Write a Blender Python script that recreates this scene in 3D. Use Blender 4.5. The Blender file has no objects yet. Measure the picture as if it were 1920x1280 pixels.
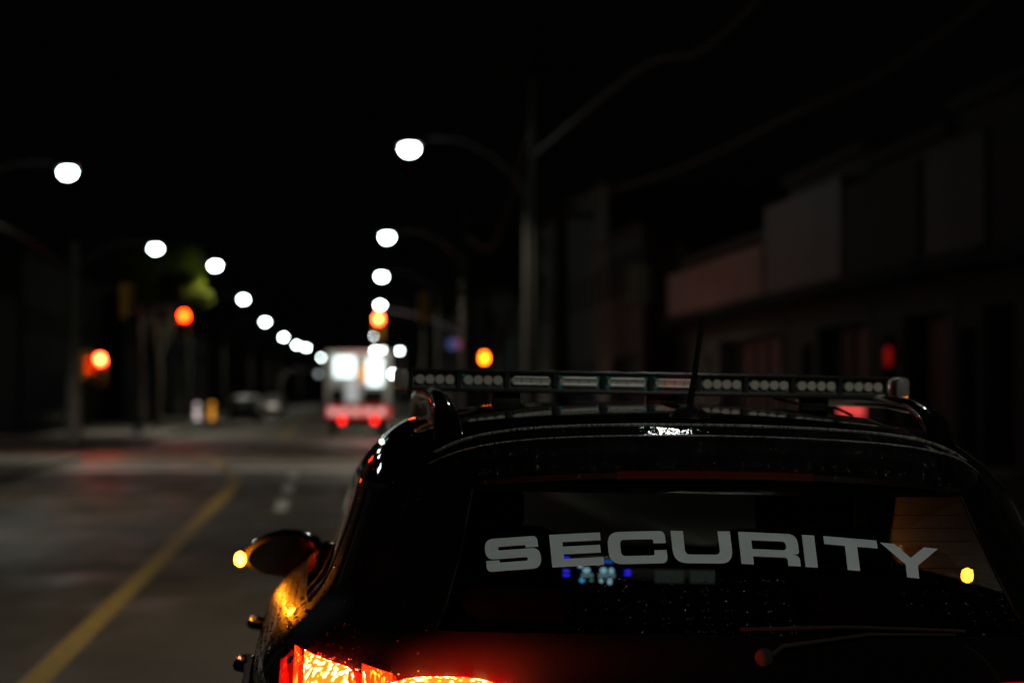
import bpy, bmesh, math, random
from mathutils import Vector, Matrix, geometry
random.seed(7)
R = math.radians
sc = bpy.context.scene
col = sc.collection

# ------------------------------------------------------------------ camera, world, exposure
CAM_H = 1.6
cd = bpy.data.cameras.new('camera'); cam = bpy.data.objects.new('camera', cd); col.objects.link(cam)
cd.sensor_width = 36; cd.lens = 85; cd.clip_start = .1; cd.clip_end = 3000
cd.dof.use_dof = True; cd.dof.focus_distance = 4.80; cd.dof.aperture_fstop = 3.2
cam.location = (0, 0, CAM_H)
cam.rotation_euler = (R(90 + 1.2637), 0, R(-4.4389))
sc.camera = cam
w = bpy.data.worlds.new('World'); sc.world = w; w.use_nodes = True
bgn = w.node_tree.nodes['Background']
bgn.inputs[0].default_value = (.55, .5, .45, 1); bgn.inputs[1].default_value = .0011
sc.view_settings.view_transform = 'Standard'; sc.view_settings.look = 'None'
sc.view_settings.exposure = 0; sc.view_settings.gamma = 1
sc.render.engine = 'CYCLES'
cy = sc.cycles
cy.use_denoising = True
cy.use_adaptive_sampling = False
cy.max_bounces = 8; cy.diffuse_bounces = 2; cy.glossy_bounces = 3; cy.transmission_bounces = 6; cy.transparent_max_bounces = 12
cy.caustics_reflective = False; cy.caustics_refractive = False
cy.sample_clamp_direct = 40; cy.sample_clamp_indirect = 4
LAMP = 60.0            # radiance of a lit street lamp bowl
SPOT = 1250.0           # its downward beam

# ------------------------------------------------------------------ materials
def mat(name, color=(.5, .5, .5), rough=.6, metal=0, coat=0, emit=None, es=0, trans=0, ior=1.45, spec=.5):
    m = bpy.data.materials.new(name); m.use_nodes = True
    b = m.node_tree.nodes['Principled BSDF']
    b.inputs['Base Color'].default_value = (*color, 1)
    b.inputs['Roughness'].default_value = rough
    b.inputs['Metallic'].default_value = metal
    b.inputs['Coat Weight'].default_value = coat
    b.inputs['Coat Roughness'].default_value = .04
    b.inputs['IOR'].default_value = ior
    b.inputs['Specular IOR Level'].default_value = spec
    b.inputs['Transmission Weight'].default_value = trans
    if emit:
        b.inputs['Emission Color'].default_value = (*emit, 1)
        b.inputs['Emission Strength'].default_value = es
    return m
def N(m, t, **k):
    n = m.node_tree.nodes.new(t)
    for a, v in k.items(): setattr(n, a, v)
    return n
def L(m, a, b): m.node_tree.links.new(a, b)
def noisy(m, scale=8, c2=None, amount=.5, bump=0, detail=6, rough=None, coord='Object', stretch=(1, 1, 1)):
    """procedural variation of colour / roughness / bump on a principled material"""
    b = m.node_tree.nodes['Principled BSDF']
    tc = N(m, 'ShaderNodeTexCoord'); mp = N(m, 'ShaderNodeMapping'); mp.inputs['Scale'].default_value = stretch
    L(m, tc.outputs[coord], mp.inputs[0])
    n = N(m, 'ShaderNodeTexNoise'); n.inputs['Scale'].default_value = scale; n.inputs['Detail'].default_value = detail
    L(m, mp.outputs[0], n.inputs['Vector'])
    if c2:
        r = N(m, 'ShaderNodeValToRGB'); r.color_ramp.elements[0].position = .5 - amount / 2; r.color_ramp.elements[1].position = .5 + amount / 2
        r.color_ramp.elements[0].color = b.inputs['Base Color'].default_value[:]; r.color_ramp.elements[1].color = (*c2, 1)
        L(m, n.outputs['Fac'], r.inputs[0]); L(m, r.outputs[0], b.inputs['Base Color'])
    if rough:
        q = N(m, 'ShaderNodeMapRange'); q.inputs[1].default_value = .3; q.inputs[2].default_value = .7
        q.inputs[3].default_value = rough[0]; q.inputs[4].default_value = rough[1]
        L(m, n.outputs['Fac'], q.inputs[0]); L(m, q.outputs[0], b.inputs['Roughness'])
    if bump:
        u = N(m, 'ShaderNodeBump'); u.inputs['Strength'].default_value = bump; u.inputs['Distance'].default_value = .01
        L(m, n.outputs['Fac'], u.inputs['Height']); L(m, u.outputs[0], b.inputs['Normal'])
    return m
M = {}
M['asphalt'] = noisy(mat('asphalt', (.076, .058, .031), .6), 1.1, (.036, .027, .015), .45, .6, 10, (.34, .78), 'Object', (1, .35, 1))
M['ground'] = noisy(mat('ground', (.05, .045, .035), .9), 2, (.03, .03, .022), .5)
M['concrete'] = noisy(mat('concrete', (.17, .16, .135), .75), 3, (.10, .095, .08), .5, .3, 8)
M['kerb'] = noisy(mat('kerb', (.3, .3, .28), .7), 4, (.18, .18, .16), .5)
M['white_paint'] = noisy(mat('white_paint', (.78, .78, .72), .55), 9, (.35, .35, .32), .4)
M['yellow_paint'] = noisy(mat('yellow_paint', (.42, .26, .03), .55), 14, (.22, .14, .03), .35)
M['pole'] = noisy(mat('pole_concrete', (.06, .055, .046), .9), 9, (.038, .035, .03), .5)
M['wood'] = noisy(mat('pole_wood', (.06, .042, .026), .9), 12, (.035, .025, .015), .5, .3, 6, None, 'Object', (4, 4, .4))
M['galv'] = noisy(mat('galvanised', (.13, .13, .13), .55, .5), 10, (.08, .08, .08), .5)
M['signal_yellow'] = mat('signal_yellow', (.75, .36, .02), .5)
M['signal_dark'] = mat('signal_dark_lens', (.02, .02, .02), .2)
M['awning'] = mat('awning_black', (.012, .012, .012), .9)
M['cable'] = mat('cable', (.10, .08, .06), .7)
M['lamp'] = mat('lamp_light', (.8, .8, .8), .3, emit=(.82, 1, .95), es=LAMP)
M['lamp_far'] = mat('dim_lamp_light', (.8, .8, .8), .3, emit=(.8, .9, 1), es=.8)
M['red_light'] = mat('red_signal_light', (.5, .02, .01), .3, emit=(1, .016, .001), es=100)
M['red_hot'] = mat('bright_red_signal_light', (.5, .02, .01), .3, emit=(1, .035, .008), es=170)
M['hand_light'] = mat('orange_signal_light', (.5, .1, .01), .3, emit=(1, .16, .005), es=22)
M['black_rubber'] = mat('black_rubber', (.012, .012, .012), .75)
M['black_plastic'] = noisy(mat('black_plastic', (.014, .014, .014), .42), 60, None, .5, .06, 2)
M['gloss_black'] = mat('gloss_black', (.006, .006, .006), .12, coat=.6)
M['fabric'] = noisy(mat('seat_fabric', (.004, .004, .0045), 1, spec=.05), 80, (.007, .007, .007), .6)
M['lining'] = mat('cabin_lining', (.05, .048, .044), .9)
M['chrome'] = mat('chrome', (.6, .6, .6), .18, 1)
M['rim'] = mat('wheel_alloy', (.35, .35, .36), .35, .8)
M['wet_glint_edge'] = noisy(mat('beaded_water_glints', (.05, .05, .05), .3, ior=1.8), 220, (.5, .52, .52), .22, .8, 3)  # water beads, with pale glints put into the colour
M['letter'] = noisy(mat('white_vinyl', (.64, .78, .86), .42), 14, (.53, .65, .72), .6, 0, 5)
M['drop'] = mat('water_drop', (.02, .02, .02), .10, ior=1.9, coat=1, spec=1)

# wet black paint: clear coat broken up by fine beads of rain
def paint(name, color, base_ior=1.0):
    m = mat(name, color, .38, coat=1, ior=base_ior)
    b = m.node_tree.nodes['Principled BSDF']
    tc = N(m, 'ShaderNodeTexCoord')
    v = N(m, 'ShaderNodeTexVoronoi'); v.inputs['Scale'].default_value = 190; L(m, tc.outputs['Object'], v.inputs['Vector'])
    n = N(m, 'ShaderNodeTexNoise'); n.inputs['Scale'].default_value = 7; n.inputs['Detail'].default_value = 5; L(m, tc.outputs['Object'], n.inputs['Vector'])
    r1 = N(m, 'ShaderNodeMapRange'); r1.inputs[1].default_value = .0; r1.inputs[2].default_value = .42; r1.inputs[3].default_value = 1; r1.inputs[4].default_value = 0
    L(m, v.outputs['Distance'], r1.inputs[0])
    r2 = N(m, 'ShaderNodeMapRange'); r2.inputs[1].default_value = .46; r2.inputs[2].default_value = .62; L(m, n.outputs['Fac'], r2.inputs[0])
    mu = N(m, 'ShaderNodeMath', operation='MULTIPLY'); L(m, r1.outputs[0], mu.inputs[0]); L(m, r2.outputs[0], mu.inputs[1])
    bp = N(m, 'ShaderNodeBump'); bp.inputs['Strength'].default_value = .05; bp.inputs['Distance'].default_value = .0015
    L(m, mu.outputs[0], bp.inputs['Height'])
    L(m, bp.outputs[0], b.inputs['Coat Normal']); L(m, bp.outputs[0], b.inputs['Normal'])
    r3 = N(m, 'ShaderNodeMapRange'); r3.inputs[1].default_value = .35; r3.inputs[2].default_value = .65; r3.inputs[3].default_value = .004; r3.inputs[4].default_value = .02
    L(m, n.outputs['Fac'], r3.inputs[0]); L(m, r3.outputs[0], b.inputs['Coat Roughness'])
    return m
M['paint'] = paint('wet_black_paint', (.0045, .004, .004))
M['flank'] = paint('amber_sheen_black_paint', (.0045, .004, .004), 1.07)  # same black, extra base reflection so the flank catches the amber light

def glass(name, tint, refl=1.0, mist=0):
    m = bpy.data.materials.new(name); m.use_nodes = True; nt = m.node_tree; nt.nodes.clear()
    o = N(m, 'ShaderNodeOutputMaterial'); t = N(m, 'ShaderNodeBsdfTransparent'); g = N(m, 'ShaderNodeBsdfGlossy'); x = N(m, 'ShaderNodeMixShader')
    lw = N(m, 'ShaderNodeLayerWeight'); lw.inputs[0].default_value = .5
    pw = N(m, 'ShaderNodeMath', operation='POWER'); pw.inputs[1].default_value = 5; L(m, lw.outputs['Facing'], pw.inputs[0])
    f = N(m, 'ShaderNodeMath', operation='MULTIPLY_ADD'); f.inputs[1].default_value = .93; f.inputs[2].default_value = .055; L(m, pw.outputs[0], f.inputs[0])
    t.inputs[0].default_value = (*tint, 1); g.inputs['Roughness'].default_value = .02; g.inputs[0].default_value = (refl, refl, refl, 1)
    L(m, f.outputs[0], x.inputs[0]); L(m, t.outputs[0], x.inputs[1]); L(m, g.outputs[0], x.inputs[2]); L(m, x.outputs[0], o.inputs[0])
    if mist:
        d = N(m, 'ShaderNodeBsdfTranslucent'); d.inputs[0].default_value = (.8, .8, .8, 1); y = N(m, 'ShaderNodeMixShader'); y.inputs[0].default_value = mist
        L(m, t.outputs[0], y.inputs[1]); L(m, d.outputs[0], y.inputs[2]); L(m, y.outputs[0], x.inputs[1])
    return m
M['rear_glass'] = glass('tinted_rear_glass', (.40, .42, .42))
M['side_glass'] = glass('tinted_side_glass', (.5, .52, .52), 1.0, .15)
M['windscreen'] = glass('windscreen_glass', (.85, .87, .86))
M['clear'] = glass('clear_plastic', (.86, .9, .9))
M['pane'] = noisy(mat('shop_glass', (.008, .009, .010), .5, spec=.12), 3, None, .5, .02, 3)

def lens_mat(name, stops, scale, es, stretch=(1, 1, 1), tex='VORONOI'):
    """lit tail lamp glass: the bulb's light broken by moulded facets"""
    m = mat(name, (.3, .01, .005), .15, coat=1)
    b = m.node_tree.nodes['Principled BSDF']
    tc = N(m, 'ShaderNodeTexCoord'); mp = N(m, 'ShaderNodeMapping'); mp.inputs['Scale'].default_value = stretch
    L(m, tc.outputs['Object'], mp.inputs[0])
    v = N(m, 'ShaderNodeTexVoronoi'); v.inputs['Scale'].default_value = scale; L(m, mp.outputs[0], v.inputs['Vector'])
    n = N(m, 'ShaderNodeTexNoise'); n.inputs['Scale'].default_value = scale * .35; L(m, mp.outputs[0], n.inputs['Vector'])
    a = N(m, 'ShaderNodeMath', operation='ADD'); L(m, v.outputs['Distance'], a.inputs[0]); L(m, n.outputs['Fac'], a.inputs[1])
    r = N(m, 'ShaderNodeValToRGB'); cr = r.color_ramp
    while len(cr.elements) < len(stops): cr.elements.new(.5)
    for e, (p, c) in zip(cr.elements, stops): e.position = p; e.color = (*c, 1)
    L(m, a.outputs[0], r.inputs[0]); L(m, r.outputs[0], b.inputs['Emission Color']); b.inputs['Emission Strength'].default_value = es
    return m
M['tail_hot'] = lens_mat('tail_lamp_bulb_glow', [(.62, (1, .4, .12)), (.84, (1, .022, .0012)), (1, (1, .003, .0002))], 80, 280)
M['tail_amber'] = lens_mat('tail_lamp_ribbed_glow', [(.35, (1, .15, .006)), (.65, (1, .03, .001)), (.95, (.6, .003, .0003))], 70, 26, (3, 1, .25))
M['tail_red'] = lens_mat('tail_lamp_red_glow', [(.3, (1, .06, .006)), (.6, (1, .01, .002)), (.9, (.5, .002, .001))], 60, 2.2)
M['tail_case'] = mat('tail_lamp_red_case', (.22, .004, .003), .12, coat=1, emit=(1, .01, .003), es=.35)
M['amber_ind'] = mat('amber_indicator_light', (.8, .3, .02), .3, emit=(1, .24, .006), es=2200)
M['brake_off'] = mat('unlit_brake_light', (.045, .002, .002), .3, coat=.2)
M['led_back'] = noisy(mat('led_reflector_tray', (.40, .46, .45), .42, .2), 150, (.16, .20, .20), .5, .5, 3)
M['led_cup'] = mat('led_reflector_cup', (.85, .86, .78), .45, .3)
M['highlight_rod'] = mat('led_highlight_rod', (.95, 1, 1), .32, .5)  # white rods standing in for lamp reflections in the middle modules
M['led_chip'] = mat('led_chip_yellow', (.5, .5, .12), .4)
M['led_cyan'] = mat('led_filter_cyan', (.0, .55, .65), .3)
M['bar_shell'] = noisy(mat('light_bar_shell', (.03, .03, .03), .35), 40, (.05, .05, .05), .5)
M['cap_clear'] = mat('light_bar_end_plastic', (.42, .42, .40), .4, coat=.4)
M['blue_led'] = mat('blue_led_light', (0, 0, .2), .4, emit=(.02, .02, 1), es=2.2)

# ------------------------------------------------------------------ mesh helpers
class MB:
    def __init__(s): s.v = []; s.f = []; s.m = []
    def add(s, vs, fs, mi=0):
        o = len(s.v); s.v += [tuple(v) for v in vs]; s.f += [tuple(i + o for i in f) for f in fs]; s.m += [mi] * len(fs); return s
    def box(s, c, d, mi=0, rz=0, bev=0):
        x, y, z = d[0] / 2, d[1] / 2, d[2] / 2
        if bev:
            bm = bmesh.new(); bmesh.ops.create_cube(bm, size=1); bmesh.ops.scale(bm, vec=d, verts=bm.verts)
            bmesh.ops.bevel(bm, geom=bm.edges[:], offset=bev, segments=2, affect='EDGES', profile=.5)
            bm.verts.index_update()
            vs = [v.co.copy() for v in bm.verts]; fs = [[v.index for v in f.verts] for f in bm.faces]; bm.free()
        else:
            vs = [Vector((a * x, b * y, e * z)) for a in (-1, 1) for b in (-1, 1) for e in (-1, 1)]
            fs = [(0, 1, 3, 2), (4, 6, 7, 5), (0, 4, 5, 1), (2, 3, 7, 6), (0, 2, 6, 4), (1, 5, 7, 3)]
        rm = Matrix.Rotation(rz, 3, 'Z')
        return s.add([rm @ v + Vector(c) for v in vs], fs, mi)
    def span(s, a, b, mi=0, bev=0):
        return s.box([(a[i] + b[i]) / 2 for i in range(3)], [abs(b[i] - a[i]) for i in range(3)], mi, 0, bev)
    def tube(s, pts, r, n=8, mi=0, flat=1.0, cap=True):
        pts = [Vector(p) for p in pts]; rs = r if isinstance(r, (list, tuple)) else [r] * len(pts)
        vs = []; fs = []; prev = None
        for i, p in enumerate(pts):
            d = (pts[min(i + 1, len(pts) - 1)] - pts[max(i - 1, 0)]).normalized()
            if prev is None:
                up = Vector((0, 0, 1)) if abs(d.z) < .9 else Vector((1, 0, 0)); a = d.cross(up).normalized()
            else:
                a = (prev - d * prev.dot(d)).normalized()
            prev = a; b = a.cross(d)
            for k in range(n):
                t = 2 * math.pi * k / n; vs.append(p + a * (math.cos(t) * rs[i]) + b * (math.sin(t) * rs[i] * flat))
        for i in range(len(pts) - 1):
            for k in range(n):
                k2 = (k + 1) % n; fs.append((i * n + k, i * n + k2, (i + 1) * n + k2, (i + 1) * n + k))
        if cap: fs.append(tuple(reversed(range(n)))); fs.append(tuple((len(pts) - 1) * n + k for k in range(n)))
        return s.add(vs, fs, mi)
    def lathe(s, prof, c, axis='Z', n=24, mi=0, sx=1, sy=1):
        vs = []; fs = []
        for (r, h) in prof:
            for k in range(n):
                t = 2 * math.pi * k / n; p = (r * math.cos(t) * sx, r * math.sin(t) * sy, h)
                if axis == 'X': p = (p[2], p[0], p[1])
                if axis == 'Y': p = (p[0], p[2], p[1])
                vs.append(Vector(p) + Vector(c))
        for i in range(len(prof) - 1):
            for k in range(n):
                k2 = (k + 1) % n; fs.append((i * n + k, i * n + k2, (i + 1) * n + k2, (i + 1) * n + k))
        if prof[0][0] > 1e-6: fs.append(tuple(reversed(range(n))))
        if prof[-1][0] > 1e-6: fs.append(tuple((len(prof) - 1) * n + k for k in range(n)))
        return s.add(vs, fs, mi)
    def build(s, name, mats, parent=None, smooth=None, loc=None):
        me = bpy.data.meshes.new(name); me.from_pydata(s.v, [], s.f)
        for m in (mats if isinstance(mats, (list, tuple)) else [mats]): me.materials.append(m)
        me.polygons.foreach_set('material_index', s.m)
        bm = bmesh.new(); bm.from_mesh(me); bmesh.ops.remove_doubles(bm, verts=bm.verts, dist=1e-5)
        bmesh.ops.recalc_face_normals(bm, faces=bm.faces)
        if smooth is not None:
            for f in bm.faces: f.smooth = True
            for e in bm.edges:
                if len(e.link_faces) == 2 and e.calc_face_angle(0) > R(smooth): e.smooth = False
        bm.to_mesh(me); bm.free()
        o = bpy.data.objects.new(name, me); col.objects.link(o); o.parent = parent
        if loc: o.location = loc
        return o
def tag(o, label=None, cat=None, group=None, kind=None):
    if label: o['label'] = label
    if cat: o['category'] = cat
    if group: o['group'] = group
    if kind: o['kind'] = kind
    return o
def empty(name, loc=(0, 0, 0), rz=0, ry=0):
    o = bpy.data.objects.new(name, None); col.objects.link(o); o.location = loc; o.rotation_euler = (0, ry, rz); o.empty_display_size = .2
    return o
def copy_tree(o, parent=None):
    c = o.copy(); col.objects.link(c); c.parent = parent
    for ch in [x for x in bpy.data.objects if x.parent == o and x != c]: copy_tree(ch, c)
    return c

# ------------------------------------------------------------------ ground, road, markings
def bend(y): return 1.0e-4 * max(0, y - 110) ** 2
MB().add([(-900, -200, -.16), (900, -200, -.16), (900, 1400, -.16), (-900, 1400, -.16)], [(0, 1, 2, 3)]).build('ground', M['ground'])
tag(bpy.data.objects['ground'], kind='structure')
def strip(x0, x1, ys, z, mb=None):
    mb = mb or MB(); v = []
    for y in ys: v += [(x0 + bend(y), y, z), (x1 + bend(y), y, z)]
    mb.add(v, [(2 * i, 2 * i + 1, 2 * i + 3, 2 * i + 2) for i in range(len(ys) - 1)]); return mb
KL, KR = -5.9, 3.7
ys = [-60, -20, 20, 58, 95, 110] + list(range(125, 700, 15))
tag(strip(KL, KR, ys, 0).build('road', M['asphalt']), kind='structure')
cr = MB(); cr.add([(-80, 60, -.004), (80, 60, -.004), (80, 74, -.004), (-80, 74, -.004)], [(0, 1, 2, 3)])
tag(cr.build('cross_road', M['asphalt']), kind='structure')
def walk(name, x0, x1, y0, y1, kx):
    m = MB(); yy = [y0] + [y for y in ys if y0 < y < y1] + [y1]
    for a, b in zip(yy[:-1], yy[1:]):
        for p, q, mi in ((x0, x1, 0), (kx - .09, kx + .09, 1)):
            t = .0 if mi == 0 else .004
            v = [(xx + bend(yv), yv, zz) for yv in (a, b) for xx in (p, q) for zz in (-.15, .14 + t)]
            m.add(v, [(0, 1, 3, 2), (4, 6, 7, 5), (1, 5, 7, 3), (0, 4, 5, 1), (2, 3, 7, 6)], mi)
    return tag(m.build(name, [M['concrete'], M['kerb']]), kind='structure')
walk('sidewalk', -10.5, KL - .09, -60, 59, KL); walk('sidewalk', -10.5, KL - .09, 75, 640, KL)
walk('sidewalk', KR + .09, 9.1, -60, 59, KR); walk('sidewalk', KR + .09, 9.1, 75, 640, KR)
Z1 = .004
m = MB()
rp_ = random.Random(11)
for k in range(9):
    x, y = rp_.uniform(-5.2, 2.6), rp_.uniform(6, 56); a_, b_ = rp_.uniform(.25, .8), rp_.uniform(.6, 3.5); n_ = 14
    v = [(x + a_ * math.cos(6.283 * q / n_) * rp_.uniform(.75, 1.1), y + b_ * math.sin(6.283 * q / n_) * rp_.uniform(.75, 1.1), .002) for q in range(n_)]
    m.add(v, [tuple(range(n_))])
tag(m.build('road_patch', noisy(mat('tar_patch', (.025, .022, .017), .45), 6, (.045, .038, .028), .5)), 'dark mended tar patches scattered over the near road', kind='structure')
# yellow centre line that bends left before the junction
m = MB(); pts = [(-1.62, 2), (-1.60, 20), (-1.58, 36), (-1.58, 42), (-1.72, 47), (-2.15, 53), (-2.75, 60)]
v = []
for x, y in pts: v += [(x - .085 - .03 * (y > 30), y, Z1), (x + .085 + .03 * (y > 30), y, Z1)]
m.add(v, [(2 * i, 2 * i + 1, 2 * i + 3, 2 * i + 2) for i in range(len(pts) - 1)])
tag(m.build('road_marking', M['yellow_paint']), 'long solid yellow centre line curving left near the junction', kind='structure')
m = MB()
for y0, y1 in ((33.5, 37), (40, 43.5), (46.5, 50)): strip(-.70, -.52, [y0, y1], Z1, m)
tag(m.build('road_marking', M['white_paint']), 'short white lane dashes between centre line and black car', kind='structure')
m = MB(); strip(-5.6, 3.4, [51.5, 53.3], Z1, m); strip(-5.6, 3.4, [57.0, 57.6], Z1, m)
tag(m.build('road_marking', M['white_paint']), 'broad pale crossing lines across the road before the junction', kind='structure')
m = MB(); strip(-5.6, 3.4, [77.5, 78.1], Z1, m); strip(-5.6, 3.4, [80.6, 81.2], Z1, m)
tag(m.build('road_marking', M['white_paint']), 'pale crossing lines on the far side of the junction', kind='structure')
m = MB()
for y in range(88, 500, 9): strip(-1.6, -1.48, [y, y + 9], Z1, m)
tag(m.build('road_marking', M['yellow_paint']), 'distant yellow centre line beyond the junction', kind='structure')

# ------------------------------------------------------------------ street lamps
def street_lamp(px, hx, y, label, lens='lamp', ph=6.6, hz=7.5, group='street lamps along both kerbs', hs=1.0):
    root = tag(empty('street_lamp', (px, y, .14)), label, 'street lamp', group)
    d = hx - px; s = 1 if d > 0 else -1; H = hz - .14
    MB().tube([(0, 0, 0), (0, 0, .3), (0, 0, ph)], [.15, .125, .075], 12).build('pole', M['pole'], root, 40)
    k = [(0, 0, ph - .5), (d * .10, 0, ph + .05), (d * .3, 0, ph + .52), (d * .55, 0, H + .12), (d * .78, 0, H + .17), (d - s * .28, 0, H + .12)]
    MB().tube(k, [.045, .04, .036, .032, .03, .03], 8).build('arm', M['galv'], root, 40)
    hd = MB().lathe([(.0, .16), (.10, .155), (.2, .12), (.27, .06), (.285, .02), (.27, 0)], (d, 0, H), n=20, sx=1.15 * hs, sy=.55 * hs).build('lamp_head', M['galv'], root, 40)
    MB().lathe([(.17, -.002), (.235, -.05), (.235, -.12), (.18, -.19), (.10, -.225), (0, -.24)], (d, 0, H), n=20, sx=.84 * hs, sy=.6 * hs).build('lens', M[lens], hd, 60)
    if lens == 'lamp' and ph > 5:
        ld = bpy.data.lights.new('beam', 'SPOT'); ld.energy = SPOT; ld.spot_size = R(134); ld.spot_blend = .5; ld.shadow_soft_size = .12; ld.color = (1, .915, .74)
        lo = bpy.data.objects.new('beam', ld); col.objects.link(lo); lo.parent = root; lo.location = (d, 0, H - .25)
    return root
LL = [(-6.7, 63.8), (-6.7, 96.9), (-4.9, 109.4), (-4.9, 147.7), (-4.7, 193.3), (-4.1, 244.2), (-3.2, 282.6), (-2.2, 298.3), (-.5, 377.9)]
words = ['first', 'second', 'third', 'fourth', 'fifth', 'sixth', 'seventh', 'eighth', 'ninth']
for i, (x, y) in enumerate(LL):
    street_lamp(x - 3.3, x, y, ['highest and leftmost lit street lamp, on the left side', 'second lit lamp down the left row, above the left signals'][i] if i < 2 else
                ('lowest and farthest lit lamp of the left row, left of the truck' if i == 8 else '%s lit lamp down the left row of street lamps' % words[i]))
RL = [(2.0, 57.1), (2.3, 89.2), (2.8, 118.9), (3.6, 156.5), (5.0, 239.1), (6.5, 315.1), (7.5, 316.5), (9.9, 318.6)]
rlab = ['highest lit lamp of the right row, above the truck', 'second lit lamp down the column above the truck', 'third lit lamp down the column above the truck',
        'fourth lit lamp down, just above the right red signal', 'small lit lamp just under the right red signal', 'left one of the touching lamp pair just above the truck',
        'right one of the touching lamp pair just above the truck', 'lone small round lamp right of the pair above the truck']
for i, (x, y) in enumerate(RL): street_lamp(x + 2.8, x, y, rlab[i])
# the same two rows carry on beside and behind the photographer
for (p, h, y) in ((5.6, 2.6, -3.6), (5.6, 2.6, 17), (-10.0, -6.7, 36)):
    street_lamp(p, h, y, 'street lamp of the same rows standing nearer than the picture shows', group='street lamps out of the picture')
street_lamp(4.9, 4.1, 150, 'low bright white lamp partly behind the left end of the light bar', ph=2.6, hz=3.0)
street_lamp(-.5 - 2.2, -.36, 150, 'faint grey low lamp left of the truck roof', 'lamp_far', ph=2.6, hz=3.0, hs=.7)

# ------------------------------------------------------------------ traffic signals
def signal_head(root, c, lit='red', face=0, hs=1.0):
    """three-section head centred at c, facing the camera side (-Y) when face=0"""
    e = MB().box((0, 0, 0), (.34 * hs, .22, 1.02 * hs), 0, 0, .03).build('signal_head', M['signal_yellow'], root, 35)
    e.location = c; e.rotation_euler = (0, 0, face)
    for k in (-1, 0, 1):
        b = MB(); z = -k * .33 * hs
        v = []; n = 12
        for i in range(n + 1):
            t = math.pi * i / n
            for yy in (-.11, -.30): v.append((.15 * hs * math.cos(t), yy, z + .15 * hs * math.sin(t)))
        b.add(v, [(2 * i, 2 * i + 1, 2 * i + 3, 2 * i + 2) for i in range(n)])
        b.build('visor', M['signal_yellow'], e, 60)
    for k in (-1, 0, 1):
        z = -k * .33 * hs; on = (k == -1 and lit)
        MB().lathe([(.14 * hs, -.112), (.13 * hs, -.17), (.085 * hs, -.215), (0, -.23)], (0, 0, z), 'Y', 18).build('signal_lens', M[dict(red='red_light', hot='red_hot')[lit]] if on else M['signal_dark'], e, 50)
    return e
def ped_head(root, c, m='hand_light', size=.3):
    e = MB().box((0, 0, 0), (size + .12, .2, size + .14), 0, 0, .03).build('pedestrian_signal', M['signal_yellow'], root, 35); e.location = c
    # raised hand: palm, four fingers and thumb standing slightly proud of the housing
    h = MB(); s = size
    h.box((0, -.105, -.06 * s / .3), (.17 * s / .3, .02, .14 * s / .3), 0, 0, .006)
    for i in range(4): h.box(((-.063 + .042 * i) * s / .3, -.105, .075 * s / .3 + (.0, .02, .02, .005)[i]), (.032 * s / .3, .02, .13 * s / .3), 0, 0, .005)
    h.box((.10 * s / .3, -.105, -.01), (.035 * s / .3, .02, .11 * s / .3), 0, 0, .005)
    h.build('hand_symbol', M[m], e)
    return e
G = 'traffic signals at the junction'
r = tag(empty('traffic_light', (-7.4, 72.5, .14)), 'thick pole at the left corner with a brightly lit low red light', 'traffic light', G)
MB().tube([(0, 0, 0), (0, 0, 2.0), (0, 0, 2.2), (0, 0, 5.2), (0, 0, 6.0)], [.25, .23, .15, .12, .10], 14).build('pole', M['concrete'], r, 40)
signal_head(r, (.33, -.12, 2.35), None, R(80), .85)
MB().tube([(0, 0, 4.15), (.5, 0, 4.5), (1.4, 0, 4.62)], [.05, .045, .04], 8).build('arm', M['galv'], r, 40)
signal_head(r, (1.45, 0, 4.25), None, R(100))
signal_head(r, (.80, -.1, 2.22), 'hot', R(-2), .9)
MB().tube([(0, 0, 2.4), (.65, 0, 2.4)], .03, 8).build('bracket', M['galv'], r)
r = tag(empty('traffic_light', (-7.0, 92, .14)), 'lit red signal hanging left of the road below yellow-green leaves', 'traffic light', G)
MB().tube([(0, 0, 0), (0, 0, .4), (0, 0, 5.0)], [.16, .13, .10], 14).build('pole', M['pole'], r, 40)
MB().tube([(0, 0, 4.3), (.6, 0, 4.75), (1.75, 0, 4.85)], [.05, .045, .04], 8).build('arm', M['galv'], r, 40)
signal_head(r, (1.72, 0, 4.12), 'red', 0)
r = tag(empty('traffic_light', (5.4, 93, .14)), 'lit red signal on a long arm directly above the truck', 'traffic light', G)
MB().tube([(0, 0, 0), (0, 0, .4), (0, 0, 4.8)], [.16, .13, .10], 14).build('pole', M['pole'], r, 40)
MB().tube([(0, 0, 3.7), (-1.2, 0, 4.35), (-3.3, 0, 4.8)], [.07, .055, .045], 8).build('arm', M['galv'], r, 40)
signal_head(r, (-3.33, 0, 4.05), 'hot', 0)
r = tag(empty('traffic_light', (5.35, 79, .14)), 'signal post with a glowing orange hand light above the light bar', 'traffic light', G)
MB().tube([(0, 0, 0), (0, 0, .4), (0, 0, 5.2)], [.16, .13, .10], 14).build('pole', M['pole'], r, 40)
MB().tube([(0, 0, 4.2), (-.6, 0, 4.7), (-2.1, 0, 4.9)], [.05, .045, .04], 8).build('arm', M['galv'], r, 40)
signal_head(r, (-2.1, 0, 4.3), None, R(180))
ped_head(r, (-.16, -.28, 2.66))

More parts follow.
